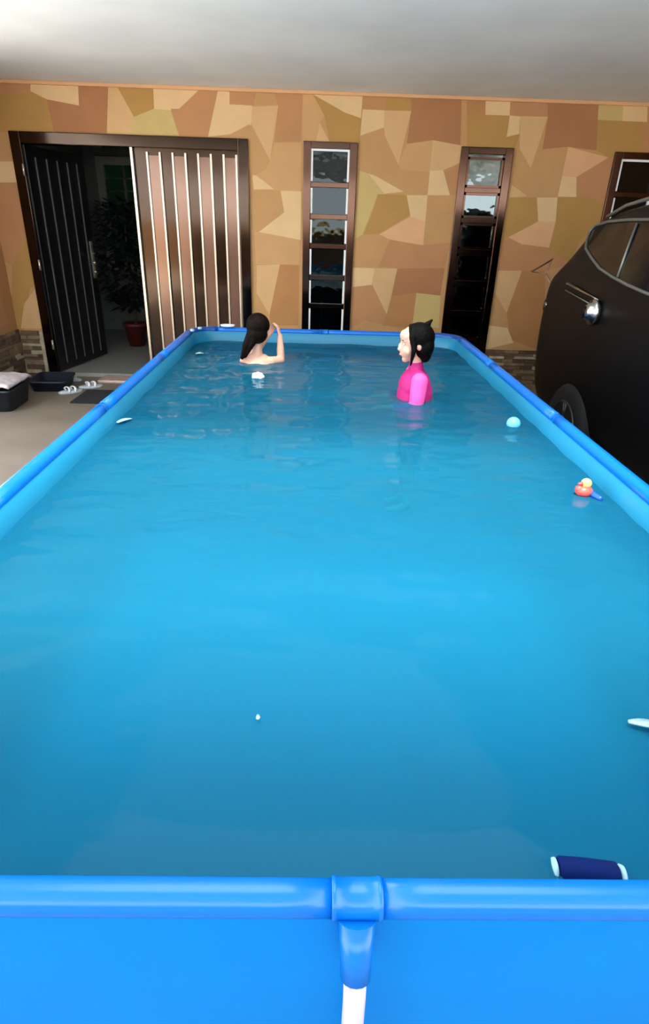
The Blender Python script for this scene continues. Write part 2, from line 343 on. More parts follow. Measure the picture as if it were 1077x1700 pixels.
# indoor room behind the door
bm = bmesh.new()
box(bm, -2.0, XR+.15, 9.6, 9.7, 0, 2.7); box(bm, XL-.15, -3.1, 9.6, 9.7, 0, 2.7); box(bm, -3.1, -2.0, 9.6, 9.7, 0, .95); box(bm, -3.1, -2.0, 9.6, 9.7, 2.3, 2.7); box(bm, XL-.15, XL-.05, WY+.15, 9.6, 0, 2.7); box(bm, XR, XR+.15, WY+.15, 9.6, 0, 2.7); box(bm, XL-.15, XR+.15, WY+.15, 9.7, 2.6, 2.7)
tag(link('wall_indoor', bm, m_inwall), kind='structure')
bm = bmesh.new(); box(bm, XL-.05, XR, WY+.02, 9.6, 0, .04); tag(link('floor_indoor', bm, m_infloor), kind='structure')
# stacked stone base
def stone_base(name, x0, x1, ztop, axis='X'):
    bm = bmesh.new(); z = 0; rnd = random.Random(len(name)*7+int(x0*10))
    while z < ztop-.01:
        h = rnd.choice((.03, .042, .055)); h = min(h, ztop-z); a = x0-rnd.uniform(0, .1)
        while a < x1:
            l = rnd.uniform(.09, .3); d = rnd.uniform(.012, .035); mi = rnd.choice((0, 0, 1, 1, 2, 2, 3)); aa, bb = max(a, x0), min(a+l, x1)
            if bb-aa > .01:
                if axis == 'X': box(bm, aa+.002, bb-.002, WY-d, WY, z+.002, z+h-.002, mi)
                else: box(bm, XL, XL+d, aa+.002, bb-.002, z+.002, z+h-.002, mi)
            a += l
        z += h
    tag(link(name, bm, m_stone), kind='structure')
stone_base('baseboard_left', 5.0, WY, .5, 'Y')
stone_base('baseboard_back', XL+.03, -3.05, .49)
stone_base('baseboard_middle', -.75, -.24, .42)
stone_base('baseboard_center', .29, 1.27, .42)
stone_base('baseboard_right', 1.79, XR, .42)
bm = bmesh.new(); box(bm, -3.05, -3.016, WY-.04, WY, 0, .49); tag(link('trim_3', bm, m_stone[3]), kind='structure')
bm = bmesh.new(); box(bm, -2.42, -1.0, 6.42, 6.66, 0, .03); tag(link('door_step', bm, mat('pinkish_marble', (190, 165, 155), .4, var=.25, scale=9), bevel=.008), kind='structure')

# ---------------------------------------------------------------- door
dr = tag(empty('door_1'), kind='structure')
bm = bmesh.new(); F = .1
box(bm, -3.016, -3.016+F, WY-.03, WY+.12, 0, 2.32); box(bm, -.765-F, -.765, WY-.03, WY+.12, 0, 2.32); box(bm, -2.916, -.865, WY-.03, WY+.12, 2.22, 2.32)
link('door_frame', bm, m_black, dr, bevel=.006)
fx = bmesh.new(); x0, x1 = -1.86, -.865
box(fx, x0, x1, WY+.03, WY+.07, .0, 2.22); panel = link('fixed_panel', fx, m_black, dr)
bm = bmesh.new(); box(bm, -1.895, -1.872, WY-.012, WY+.09, .02, 2.235); link('edge_strip', bm, m_chrome, dr)
sx = [-1.739+i*.1226 for i in range(8)]
for i in range(0, 7, 2):
    bm = bmesh.new(); box(bm, sx[i]+.012, sx[i+1]-.012, WY+.015, WY+.03, .1, 2.16); link('inset_panel', bm, m_inset, panel)
for x in sx:
    bm = bmesh.new(); box(bm, x-.010, x+.010, WY-.001, WY+.03, .08, 2.19); link('trim_strip', bm, m_chrome, panel, bevel=.003)
lf = bmesh.new(); ang = math.radians(79); ML = Matrix.Translation((-2.93, WY+.02, 0)) @ Matrix.Rotation(ang, 4, 'Z')
box(lf, 0, 1.04, -.025, .025, .05, 2.215, M=ML); leaf = link('door_leaf', lf, m_leaf, dr, bevel=.004)
for i in range(5):
    bm = bmesh.new(); x = .15+i*.185; box(bm, x-.008, x+.008, -.034, -.024, .12, 2.12, M=ML); link('trim_strip', bm, mat('dull_trim', (120, 120, 122), .4, metal=.7) if i == 0 else bpy.data.materials['dull_trim'], leaf)
bm = bmesh.new(); box(bm, .955, 1.0, -.035, -.024, .95, 1.35, M=ML); link('lock_plate', bm, m_chrome, leaf)
bm = bmesh.new(); tube(bm, [ML @ V((.98, -.03, 1.22)), ML @ V((.98, -.08, 1.22)), ML @ V((.87, -.085, 1.22))], .011); link('handle', bm, m_chrome, leaf)
for z in (1.12, 1.02):
    bm = bmesh.new(); lathe(bm, [(.022, 0), (.022, .02), (.001, .028)], (0, 0, 0), 16, 'Y')
    bm.transform(ML @ Matrix.Translation((.978, -.03, z)) @ Matrix.Rotation(math.pi, 4, 'Z')); link('lock_knob', bm, m_chrome, leaf)
for z in (.3, 1.1, 1.95):
    bm = bmesh.new(); tube(bm, [(-2.925, WY-.035, z), (-2.925, WY-.035, z+.1)], .011); link('hinge', bm, m_chrome, dr)

# ---------------------------------------------------------------- windows
def window(n, x0, x1, rungs, white, sash=0):
    wd = tag(empty('window_%d' % n), kind='structure'); z0, z1 = .3, 2.32; t = .075
    bm = bmesh.new()
    for a in ((x0, x0+t, z0, z1), (x1-t, x1, z0, z1), (x0+t, x1-t, z1-t*.8, z1), (x0+t, x1-t, z0, z0+t)): box(bm, a[0], a[1], WY-.025, WY+.1, a[2], a[3])
    link('window_frame', bm, m_bronze, wd, bevel=.005)
    zs = [z1-t*.8]+rungs+[z0+t]
    for z in rungs:
        bm = bmesh.new(); box(bm, x0+t, x1-t, WY-.012, WY+.05, z-.022, z+.022); link('cross_bar', bm, m_bronze, wd, bevel=.003)
    for i, (a, b) in enumerate(zip(zs, zs[1:])):
        p = bmesh.new(); box(p, x0+t, x1-t, WY+.02, WY+.028, b+(.02 if i < len(zs)-2 else 0), a-(.02 if i else 0)); pn = link('pane', p, m_pane2 if sash else m_pane, wd)
        if sash:
            bm = bmesh.new(); q = .022
            for c in ((x0+t, x0+t+q, b+.022, a-.022), (x1-t-q, x1-t, b+.022, a-.022), (x0+t, x1-t, a-.022-q, a-.022), (x0+t, x1-t, b+.022, b+.022+q)): box(bm, c[0], c[1], WY-.005, WY+.02, c[2], c[3])
            link('sash', bm, m_bronze, wd)
        if white:
            for xx in (x0+t, x1-t-.018):
                bm = bmesh.new(); box(bm, xx, xx+.018, WY-.016, WY+.01, b+.03, a-(.03 if i else 0)); link('trim_strip', bm, m_white, wd)
            if i == 0:
                bm = bmesh.new(); box(bm, x0+t+.018, x1-t-.018, WY-.016, WY+.01, a-.018, a); link('trim_strip', bm, m_white, wd)
R1 = [1.958, 1.677, 1.407, 1.107, .826, .54]
window(1, -.235, .285, R1, True); window(2, 1.28, 1.787, [1.955, 1.685, 1.40, 1.10, .80, .5], False, 1); window(3, 2.771, 3.291, R1, True)

# ---------------------------------------------------------------- pool
PX, PY0, PY1, PR = 1.082, .498, 5.05, .2     # centre line of the rim tube
def rrect(hx, y0, y1, r, n=7):
    pts = []
    for cx, cy, a0 in ((hx-r, y0+r, -90), (hx-r, y1-r, 0), (-hx+r, y1-r, 90), (-hx+r, y0+r, 180)):
        for k in range(n+1):
            a = math.radians(a0+90*k/n); pts.append((cx+r*math.cos(a), cy+r*math.sin(a)))
    return pts
def fill(path, step=.12):
    out = []
    for i, p in enumerate(path):
        q = path[(i+1) % len(path)]; d = math.hypot(q[0]-p[0], q[1]-p[1]); n = max(1, int(d/step))
        for k in range(n): out.append((p[0]+(q[0]-p[0])*k/n, p[1]+(q[1]-p[1])*k/n))
    return out
path = fill(rrect(PX, PY0, PY1, PR)); cyl = (0, (PY0+PY1)/2)
pool = tag(empty('frame_pool', (0, 0, 0)), 'large rectangular blue above-ground frame pool filled with water', 'swimming pool')
def ring_at(off, z, wob=0):
    o = []
    for x, y in path:
        sx = 1-off/PX; sy = 1-off/((PY1-PY0)/2)
        X, Y = x*sx, cyl[1]+(y-cyl[1])*sy
        if wob:
            k = noise.noise(V((X*2.1, Y*2.1, z*2)))*wob; X *= 1-k; Y = cyl[1]+(Y-cyl[1])*(1-k*.4)
        o.append((X, Y, z))
    return o
def loft(bm, rings, capend=True):
    vr = [[bm.verts.new(p) for p in r] for r in rings]
    for A, B in zip(vr, vr[1:]):
        for k in range(len(A)): bm.faces.new((A[k], A[(k+1) % len(A)], B[(k+1) % len(A)], B[k])).smooth = True
    if capend: bm.faces.new(vr[-1])
bm = bmesh.new(); loft(bm, [ring_at(-.006, .808), ring_at(-.012, .77), ring_at(-.02, .6, .006), ring_at(-.035, .35, .01), ring_at(-.03, .1, .01), ring_at(-.01, .012)], False)
link('outer_liner', bm, m_liner, pool, smooth=True)
bm = bmesh.new(); loft(bm, [ring_at(.012, .822), ring_at(.035, .79), ring_at(.045, .74), ring_at(.05, .55, .004), ring_at(.055, .3, .008), ring_at(.06, .16, .006), ring_at(.085, .09), ring_at(.14, .045), ring_at(.24, .025), ring_at(.4, .02)])
link('inner_liner', bm, m_inner, pool, smooth=True)
joints_y = [PY0+1.14, PY0+2.27, PY0+3.43]; ZR = .815
def sleeve(a, b, rad, flat=1.0):
    a, b = V(a), V(b); n = 10
    bm = bmesh.new(); tube(bm, [a+(b-a)*i/n for i in range(n+1)], rad, 20, flat=flat); link('rim_sleeve', bm, m_sleeve, pool, smooth=False)
g = .034
for s in (-1, 1):
    ys = [PY0+PR]+joints_y+[PY1-PR]
    for i in range(4): sleeve((s*PX, ys[i]+(g if i else 0), ZR), (s*PX, ys[i+1]-(g if i < 3 else 0), ZR), .027)
for y in (PY0, PY1):
    sleeve((-PX+PR, y, ZR), (-.015-g, y, ZR), .024); sleeve((-.015+g, y, ZR), (PX-PR, y, ZR), .024)
for cx, cy, a0 in ((PX-PR, PY0+PR, -90), (PX-PR, PY1-PR, 0), (-PX+PR, PY1-PR, 90), (-PX+PR, PY0+PR, 180)):
    bm = bmesh.new(); tube(bm, [(cx+PR*math.cos(math.radians(a0+90*k/8)), cy+PR*math.sin(math.radians(a0+90*k/8)), ZR) for k in range(9)], .026, 18); c = link('corner_connector', bm, m_dkblue if cy > 2 else m_sleeve, pool)
    bm = bmesh.new(); a = math.radians(a0+45); tube(bm, [(cx+PR*math.cos(a), cy+PR*math.sin(a), ZR-.01), (cx+(PR+.06)*math.cos(a), cy+(PR+.06)*math.sin(a), .02)], .018, 14); link('leg', bm, m_leg, pool)
def tee(x, y, out):
    bm = bmesh.new(); d = V((0, 1, 0)) if abs(x) > .5 else V((1, 0, 0)); p = V((x, y, ZR))
    tube(bm, [p-d*.034, p-d*.028, p-d*.0275, p+d*.0275, p+d*.028, p+d*.034], [.0285, .0285, .0265, .0265, .0285, .0285] if abs(x) > .5 else [.0268, .0268, .0255, .0255, .0268, .0268], 20)
    o = V(out); q = p+o*.018+V((0, 0, -.01)); e = p+o*.052+V((0, 0, -.085))
    tube(bm, [q, q+(e-q)*.6, e], [.026, .022, .0205], 16); link('tee_connector', bm, m_sleeve, pool)
    bm = bmesh.new(); f = p+o*.062; foot = (f.x, f.y, .012)
    tube(bm, [q+(e-q)*.5, e+V((0, 0, 0)), e+o*.008+V((0, 0, -.04)), (e.x+o.x*.02, e.y+o.y*.02, .5), (e.x+o.x*.12, e.y+o.y*.12, .03)], .0155, 16)
    lg = link('leg', bm, m_leg, pool)
    bm = bmesh.new(); lathe(bm, [(.022, 0), (.022, .03), (.018, .04)], (e.x+o.x*.12, e.y+o.y*.12, .0), 16); link('foot_cap', bm, m_dkblue, lg)
for s in (-1, 1):
    for y in joints_y: tee(s*PX, y, (s, 0, 0))
tee(-.015, PY0, (0, -1, 0)); tee(-.015, PY1, (0, 1, 0))
# water surface
WZ = .735
bm = bmesh.new(); nx, ny = 60, 130; hw, y0w, y1w = PX-.046, PY0+.05, PY1-.05
grid = []
for j in range(ny+1):
    row = []
    for i in range(nx+1):
        x = -hw+2*hw*i/nx; y = y0w+(y1w-y0w)*j/ny
        ex = hw-abs(x); 
        rr = .15; yy = min(y-y0w, y1w-y)
        if yy < rr: x *= (hw-rr+math.sqrt(max(0, rr*rr-(rr-yy)**2)))/hw
        h = .008*noise.noise(V((x*3, y*5, 0)))+.0016*noise.noise(V((x*9, y*14, 3)))
        for kx, ky, am in ((-.49, 4.15, .006), (.47, 3.38, .006)):
            d = math.hypot(x-kx, (y-ky)); h += am*math.cos(d*42)*math.exp(-d*4.5)
        row.append(bm.verts.new((x, y, WZ+h)))
    grid.append(row)
for j in range(ny):
    for i in range(nx): bm.faces.new((grid[j][i], grid[j][i+1], grid[j+1][i+1], grid[j+1][i])).smooth = True
tag(link('pool_water', bm, m_water, smooth=True), 'turquoise water filling the blue frame pool', 'water', kind='stuff')

# ---------------------------------------------------------------- people
m_skin = mat('skin', (205, 158, 136), .6, var=.05, scale=20); m_skin.node_tree.nodes['Principled BSDF'].inputs['Subsurface Weight'].default_value = .08
m_skin.node_tree.nodes['Principled BSDF'].inputs['Subsurface Scale'].default_value = .02
m_hair = mat('wet_dark_hair', (7, 6, 6), .6, spec=.06, var=.5, scale=60, bump=.4, bscale=90)
m_hair2 = mat('wet_brown_hair', (15, 8, 6), .6, spec=.06, var=.5, scale=60, bump=.4, bscale=90)
m_pink = mat('bright_pink_fabric', (250, 78, 160), .7, var=.06, scale=12, bump=.25, bscale=25)
m_magenta = mat('magenta_fabric', (172, 6, 104), .7, var=.12, scale=14, bump=.3, bscale=25)
m_navy = mat('dark_swimwear', (22, 30, 60), .7, var=.1)
m_eye = mat('eye_white', (235, 230, 225), .2); m_iris = mat('iris', (30, 18, 12), .2); m_lip = mat('lips', (186, 122, 108), .6)
def head_shapes(bm, M, s=1.0):
    """child's head, face towards local -Y, chin at z=-.10, crown at z=+.10"""
    def E(c, r, rot=None):
        t = bmesh.new(); ell(t, (0, 0, 0), r, rot); t.transform(M @ Matrix.Scale(s, 4) @ Matrix.Translation(V(c)))
        me = bpy.data.meshes.new('t'); t.to_mesh(me); t.free(); bm.from_mesh(me); bpy.data.meshes.remove(me)
    E((0, .012, .022), (.071, .087, .08)); E((0, -.03, -.03), (.052, .052, .062)); E((0, -.052, -.083), (.022, .022, .018))
    for k in (-1, 1):
        E((k*.034, -.045, -.035), (.023, .023, .025)); E((k*.072, .01, -.008), (.008, .017, .024)); E((k*.026, -.062, .024), (.022, .009, .008))
    E((0, -.086, -.022), (.009, .012, .011)); E((0, -.082, -.006), (.007, .009, .018)); E((0, -.05, .045), (.052, .028, .034)); E((0, -.078, -.052), (.019, .008, .009))
def face_parts(M, root, s=1.0):
    def P(name, c, r, mt):
        t = bmesh.new(); ell(t, (0, 0, 0), r, sub=2); t.transform(M @ Matrix.Scale(s, 4) @ Matrix.Translation(V(c))); return link(name, t, mt, root, smooth=True)
    for k in (-1, 1):
        e = P('eye', (k*.029, -.0675, .006), (.0105, .006, .0055), m_eye); P('iris', (k*.029, -.0722, .006), (.005, .0022, .0048), m_iris)
        P('eyebrow', (k*.029, -.0715, .028), (.014, .003, .0022), m_hair)
    P('lips', (0, -.0825, -.053), (.015, .0045, .0045), m_lip)
def hand(bm, wrist, d, palm_n, s=.78, curl=.5):
    """palm and five separate bent fingers; d points along the hand, palm_n out of the palm"""
    d = V(d).normalized(); n = V(palm_n); n = (n-d*n.dot(d)).normalized(); a = d.cross(n).normalized(); w = V(wrist)
    for t in (-1.2, 0, 1.2): capsule(bm, w+a*t*.010*s, .012*s, w+d*.062*s+a*t*.018*s, .011*s)
    for i, (off, ln) in enumerate(((-1.5, .058), (-.5, .066), (.5, .062), (1.5, .048))):
        p = w+d*.066*s+a*off*.017*s; q = p+(d+n*curl*.4).normalized()*ln*.45*s; r = q+(d+n*curl*1.4).normalized()*ln*.35*s; t = r+(d+n*curl*2.4).normalized()*ln*.3*s
        chain(bm, [(p, .0082*s), (q, .0076*s), (r, .007*s), (t, .0058*s)])
    p = w+d*.018*s-a*.02*s; q = p+(d*.6-a*.8+n*.3).normalized()*.034*s; r = q+(d*.9-a*.3+n*.4).normalized()*.028*s
    chain(bm, [(p, .011*s), (q, .009*s), (r, .007*s)])

# girl in pink, seen in profile, facing left
gx, gy = .475, 3.40
girl = tag(empty('person', (0, 0, 0)), 'person in bright pink swim top, dark hair in a bun, standing in the pool', 'person')
MH = Matrix.Translation((gx-.008, gy, 1.042)) @ Matrix.Rotation(math.radians(-84), 4, 'Z') @ Matrix.Rotation(math.radians(7), 4, 'X')
bm = bmesh.new(); head_shapes(bm, MH, 1.0)
capsule(bm, (gx+.02, gy, .87), .034, (gx+.005, gy, .99), .034)
ell(bm, (gx+.015, gy, .80), (.078, .105, .10)); ell(bm, (gx+.022, gy, .68), (.082, .098, .12)); ell(bm, (gx+.025, gy, .55), (.085, .105, .09))
capsule(bm, (gx+.02, gy-.07, .862), .036, (gx+.02, gy+.07, .862), .036)
gs = {}
for k in (-1, 1):
    sh, el, wr = V((gx+.022, gy+k*.105, .855)), V((gx+.012, gy+k*.135, .70)), V((gx-.135, gy+k*.12, .708))
    gs[k] = (sh, el, wr); chain(bm, [(sh, .036), (el, .028)]); chain(bm, [(el, .028), (wr, .018)]); hand(bm, wr, (-1, 0, 0), (0, 0, -1), .75, .2)
    hp = V((gx+.025, gy+k*.055, .52)); kn = V((gx+.012, gy+k*.06, .29)); an = V((gx+.03, gy+k*.06, .075))
    chain(bm, [(hp, .062), (kn, .042), (V((gx+.022, gy+k*.06, .2)), .04), (an, .027), (V((gx-.03, gy+k*.065, .05)), .022), (V((gx-.09, gy+k*.07, .045)), .016)])
blob('body', bm, m_skin, girl, .005, 6); face_parts(MH, girl)
bm = bmesh.new(); ell(bm, (gx+.015, gy, .80), (.092, .116, .108)); ell(bm, (gx+.02, gy, .735), (.104, .117, .16)); ell(bm, (gx+.025, gy, .64), (.108, .118, .14))
capsule(bm, (gx+.02, gy-.072, .862), .044, (gx+.02, gy+.072, .862), .044); capsule(bm, (gx+.02, gy, .86), .044, (gx+.014, gy, .915), .043)
rg = blob('rash_guard', bm, m_magenta, girl, .0055, 8)
for k in (-1, 1):
    sh, el, wr = gs[k]; bm = bmesh.new(); chain(bm, [(sh+V((0, k*.008, 0)), .047), (sh+(el-sh)*.5+V((0, k*.006, 0)), .045), (el, .038)]); chain(bm, [(el, .036), (el+(wr-el)*.75, .026)])
    sl = blob('sleeve', bm, m_pink, rg, .0055, 3)
bm = bmesh.new(); ell(bm, (gx+.027, gy, .53), (.096, .116, .085))
for k in (-1, 1): chain(bm, [((gx+.026, gy+k*.055, .5), .07), ((gx+.015, gy+k*.06, .38), .056)])
blob('swim_shorts', bm, m_navy, girl, .006, 3)
bm = bmesh.new()
ell(bm, (gx+.016, gy, 1.073), (.089, .083, .083)); ell(bm, (gx+.045, gy, 1.03), (.06, .082, .075)); ell(bm, (gx+.058, gy, .985), (.036, .06, .048))
for k in (-1, 1):
    chain(bm, [((gx-.030, gy+k*.066, 1.085), .018), ((gx-.018, gy+k*.077, 1.02), .015), ((gx-.028, gy+k*.07, .935), .006)])
    chain(bm, [((gx-.03, gy+k*.03, 1.128), .014), ((gx-.03, gy+k*.058, 1.095), .015)])
hr = blob('hair', bm, m_hair, girl, .0045, 3)
bm = bmesh.new(); ell(bm, (gx+.055, gy, 1.143), (.02, .018, .017)); capsule(bm, (gx+.058, gy, 1.148), .014, (gx+.078, gy, 1.168), .006); blob('hair_bun', bm, m_hair, hr, .004, 2)

# child low in the water with the back turned
kx, ky = -.475, 4.25
kid = tag(empty('person', (0, 0, 0)), 'person with long dark hair, shoulder-deep in the pool with back turned', 'person')
MK = Matrix.Translation((kx, ky, .955)) @ Matrix.Rotation(math.radians(165), 4, 'Z') @ Matrix.Rotation(math.radians(12), 4, 'X')
bm = bmesh.new(); head_shapes(bm, MK, .98)
capsule(bm, (kx-.012, ky-.02, .79), .034, (kx-.005, ky, .90), .033)
capsule(bm, (kx-.10, ky-.02, .742), .036, (kx+.085, ky-.02, .742), .036); capsule(bm, (kx-.05, ky-.02, .765), .03, (kx+.035, ky-.02, .765), .03)
ell(bm, (kx-.01, ky-.03, .67), (.11, .075, .11)); ell(bm, (kx-.01, ky-.05, .52), (.095, .075, .12)); ell(bm, (kx-.01, ky-.07, .41), (.105, .085, .085))
# right arm: elbow out, forearm upright, hand at the cheek
el = V((kx+.15, ky+.03, .745)); wr = V((kx+.142, ky+.06, .905)); chain(bm, [((kx+.088, ky-.02, .745), .034), (el, .027)]); chain(bm, [(el, .027), (el+(wr-el)*.4, .027), (wr, .018)]); hand(bm, wr, (-.25, .1, 1), (-1, .2, 0), .75, .5)
el2 = V((kx-.02, ky+.09, .80)); wr2 = V((kx+.06, ky+.10, .905)); chain(bm, [((kx-.10, ky-.02, .742), .034), (V((kx-.10, ky+.08, .74)), .028), (el2, .026)]); chain(bm, [(el2, .026), (wr2, .018)]); hand(bm, wr2, (.5, -.1, .8), (0, -1, 0), .7, .4)
for k in (-1, 1):
    chain(bm, [((kx-.01+k*.055, ky-.06, .38), .06), ((kx+k*.08, ky+.09, .26), .044), ((kx+k*.07, ky-.03, .075), .027), ((kx+k*.075, ky+.05, .045), .018)])
blob('body', bm, m_skin, kid, .005, 6); face_parts(MK, kid, .98)
bm = bmesh.new(); ell(bm, (kx-.01, ky-.03, .63), (.117, .083, .075)); ell(bm, (kx-.01, ky-.05, .52), (.104, .084, .13)); ell(bm, (kx-.01, ky-.07, .41), (.113, .093, .092))
blob('swimsuit', bm, m_navy, kid, .006, 3)
bm = bmesh.new(); ell(bm, (kx-.004, ky-.012, .985), (.082, .088, .083)); ell(bm, (kx-.008, ky-.035, .935), (.072, .065, .07))
chain(bm, [((kx-.045, ky-.05, .93), .036), ((kx-.08, ky-.07, .86), .027), ((kx-.112, ky-.075, .775), .013)]); chain(bm, [((kx-.02, ky-.06, .92), .036), ((kx-.05, ky-.075, .86), .022), ((kx-.09, ky-.075, .785), .012)])
blob('hair', bm, m_hair2, kid, .0045, 3)

# ---------------------------------------------------------------- things floating in the pool
def floatball(loc, r, name, label, cat, mt):
    bm = bmesh.new(); ell(bm, loc, (r, r, r*.96), sub=4); return tag(link(name, bm, mt, smooth=True), label, cat)
floatball((.925, 2.90, WZ+.012), .034, 'ball', 'small pale blue ball floating near the right side of the pool', 'ball', mat('pale_blue_plastic', (105, 195, 225), .4))
bm = bmesh.new()
for i in range(7):
    a = i*2*math.pi/7; ell(bm, (-.441+.022*math.cos(a), 3.76+.022*math.sin(a), WZ+.012+.006*(i % 2)), (.019, .014, .016), Matrix.Rotation(a, 3, 'Z'), 3)
ell(bm, (-.441, 3.76, WZ+.018), (.02, .02, .024)); blob('ruffled_ball', bm, m_white, None, .003, 1)
tag(bpy.data.objects['ruffled_ball'], 'white ruffled ball floating on the water just in front of the person with back turned', 'ball')
# bath toy
toy = tag(empty('bath_toy', (.945, 2.06, WZ)), 'small red and yellow bath toy floating by the right pool side', 'toy')
bm = bmesh.new(); ell(bm, (0, 0, .012), (.034, .026, .022)); ell(bm, (-.02, 0, .02), (.016, .016, .016)); blob('body', bm, mat('coral_plastic', (225, 80, 70), .4, var=.15), toy, .003, 2)
bm = bmesh.new(); ell(bm, (.004, .004, .042), (.02, .019, .02)); h = link('head', bm, mat('yellow_plastic', (225, 190, 110), .4, var=.1), toy, smooth=True)
bm = bmesh.new(); lathe(bm, [(.009, 0), (.002, .016)], (0, 0, 0), 12, 'X'); bm.transform(Matrix.Translation((-.014, 0, .042)) @ Matrix.Rotation(math.pi, 4, 'Z')); link('beak', bm, bpy.data.materials['coral_plastic'], h)
bm = bmesh.new(); chain(bm, [(V((.03, -.02, .006)), .014), (V((.042, -.048, .004)), .012)]); link('tail', bm, m_dkblue, toy, smooth=True)  # dark blue rounded piece at one end of the toy
# white flat scraps
def scrap(loc, l, wd, rz, name, label, cat, mt, h=.006):
    bm = bmesh.new(); n = 8
    for i in range(n+1):
        t = i/n; ww = wd*math.sin(math.pi*(.12+.8*t)); z = h*math.sin(t*3)+.004
        for s in (-1, 1):
            for dz in (0, .003): bm.verts.new(((t-.5)*l, s*ww*.5, z+dz))
    bm.verts.ensure_lookup_table(); v = bm.verts
    for i in range(n):
        a, b = i*4, i*4+4
        for q in ((0, 1, 3, 2),):
            pass
        bm.faces.new((v[a], v[a+2], v[b+2], v[b])); bm.faces.new((v[a+1], v[b+1], v[b+3], v[a+3])); bm.faces.new((v[a], v[b], v[b+1], v[a+1])); bm.faces.new((v[a+2], v[a+3], v[b+3], v[b+2]))
    bm.faces.new((v[0], v[1], v[3], v[2])); e = n*4; bm.faces.new((v[e], v[e+2], v[e+3], v[e+1]))
    o = link(name, bm, mt, smooth=True); o.location = loc; o.rotation_euler = (0, 0, rz); return tag(o, label, cat)
m_foam = mat('pale_foam', (150, 190, 200), .5)
scrap((-1.0, 2.80, WZ+.004), .085, .03, .9, 'foam_strip', 'narrow white foam strip floating along the left pool side', 'foam strip', m_foam)
scrap((-.925, 4.43, WZ+.004), .06, .05, .3, 'foam_chip', 'tiny pale chip floating near the far left corner of the pool', 'foam chip', m_foam)
scrap((-.185, .894, WZ+.003), .008, .012, .1, 'petal', 'tiny white petal on the water in the near part of the pool, left of centre', 'petal', m_foam, .002)
scrap((.60, .885, WZ+.004), .075, .022, -.3, 'feather', 'pale feather floating at the right edge in the near part of the pool', 'feather', mat('grey_feather', (120, 150, 165), .6, var=.3, scale=90))
# sunken dark blue roll near the front wall
rl = tag(empty('rolled_float', (.36, .592, WZ-.008), math.radians(-6)), 'dark blue rolled float with pale ends, lying in the water against the near rim', 'float')
bm = bmesh.new(); lathe(bm, [(.016, -.047), (.021, -.043), (.022, 0), (.021, .043), (.016, .047)], (0, 0, 0), 24, 'X'); link('roll', bm, mat('navy_fabric', (0, 24, 84), .7, spec=.1, var=.15, scale=30), rl)
for s in (-1, 1):
    bm = bmesh.new(); lathe(bm, [(.012, 0), (.0185, .003), (.017, .008), (.006, .010)], (0, 0, 0), 20, 'X'); bm.transform(Matrix.Translation((s*.047, 0, 0)) @ Matrix.Rotation(0 if s > 0 else math.pi, 4, 'Z')); link('end_cap', bm, m_foam, rl)
# white dish on the far rim
bm = bmesh.new(); lathe(bm, [(.03, 0), (.055, .004), (.06, .016), (.055, .018), (.045, .008), (.001, .007)], (0, 0, 0), 28); bm.transform(Matrix.Scale(.6, 4, (0, 1, 0)))
o = link('soap_dish', bm, m_white); o.location = (-.80, 5.045, .842); tag(o, 'white oval dish resting on the far left rim of the pool', 'dish')
for x, y, z, lb in ((-1.04, 4.80, .846, 'small white bottle cap on the outer side of the rim at the far left corner'), (-1.0, 4.905, .846, 'small white bottle cap on the rim at the far left corner, nearest the white dish')):
    bm = bmesh.new(); lathe(bm, [(.016, -.006), (.017, .0), (.016, .01), (.001, .012)], (0, 0, 0), 20); o = link('bottle_cap', bm, m_foam); o.location = (x, y, z); tag(o, lb, 'bottle cap', 'bottle caps on the far left corner of the rim')

# ---------------------------------------------------------------- things on the floor at the left
def tub(name, x0, x1, y0, y1, h, label, cat, mt, ang=0):
    t = tag(empty(name, ((x0+x1)/2, (y0+y1)/2, 0), ang), label, cat); hx, hy = (x1-x0)/2, (y1-y0)/2
    def rr(s, z):
        r = .05; p = []
        for cx, cy, a0 in ((hx*s-r, -hy*s+r, -90), (hx*s-r, hy*s-r, 0), (-hx*s+r, hy*s-r, 90), (-hx*s+r, -hy*s+r, 180)):
            for k in range(6): a = math.radians(a0+18*k); p.append((cx+r*math.cos(a), cy+r*math.sin(a), z))
        return p
    bm = bmesh.new(); loft(bm, [rr(.86, .004), rr(.98, h-.02), rr(1.03, h-.018), rr(1.03, h), rr(.95, h), rr(.83, .03)]); bm.faces.new([v for v in list(bm.verts)[:24]])
    link('bin_body', bm, mt, t); return t
m_tub = mat('black_plastic', (26, 32, 40), .45, var=.1)
tub('storage_bin', -3.24, -2.80, 5.25, 5.75, .2, 'black plastic bin by the left wall with a pale cloth spilling over the top', 'bin', m_tub, .05)
bm = bmesh.new(); n = 16; rows = []
for j in range(n+1):
    row = []
    for i in range(n+1):
        u, v = i/n*2-1, j/n*2-1; x, y = u*.235, v*.24; z = .25+.03*noise.noise(V((x*9, y*9, 1)))+.05*max(0, 1-(u*u+v*v))
        if abs(u) > .9 or abs(v) > .9: z -= .012
        row.append(bm.verts.new((-3.02+x, 5.5+y, z)))
    rows.append(row)
for j in range(n):
    for i in range(n): bm.faces.new((rows[j][i], rows[j][i+1], rows[j+1][i+1], rows[j+1][i])).smooth = True
o = link('folded_cloth', bm, mat('pale_cloth', (196, 186, 186), .9, var=.2, scale=18, bump=.5, bscale=20), smooth=True); s = o.modifiers.new('solid', 'SOLIDIFY'); s.thickness = .02
tag(o, 'pale pinkish grey folded cloth lying on the black plastic bin', 'cloth')
tub('low_basin', -2.98, -2.62, 5.98, 6.42, .11, 'low dark navy basin standing by the stone base behind the black bin', 'basin', mat('navy_plastic', (22, 32, 48), .45, var=.1), .1)
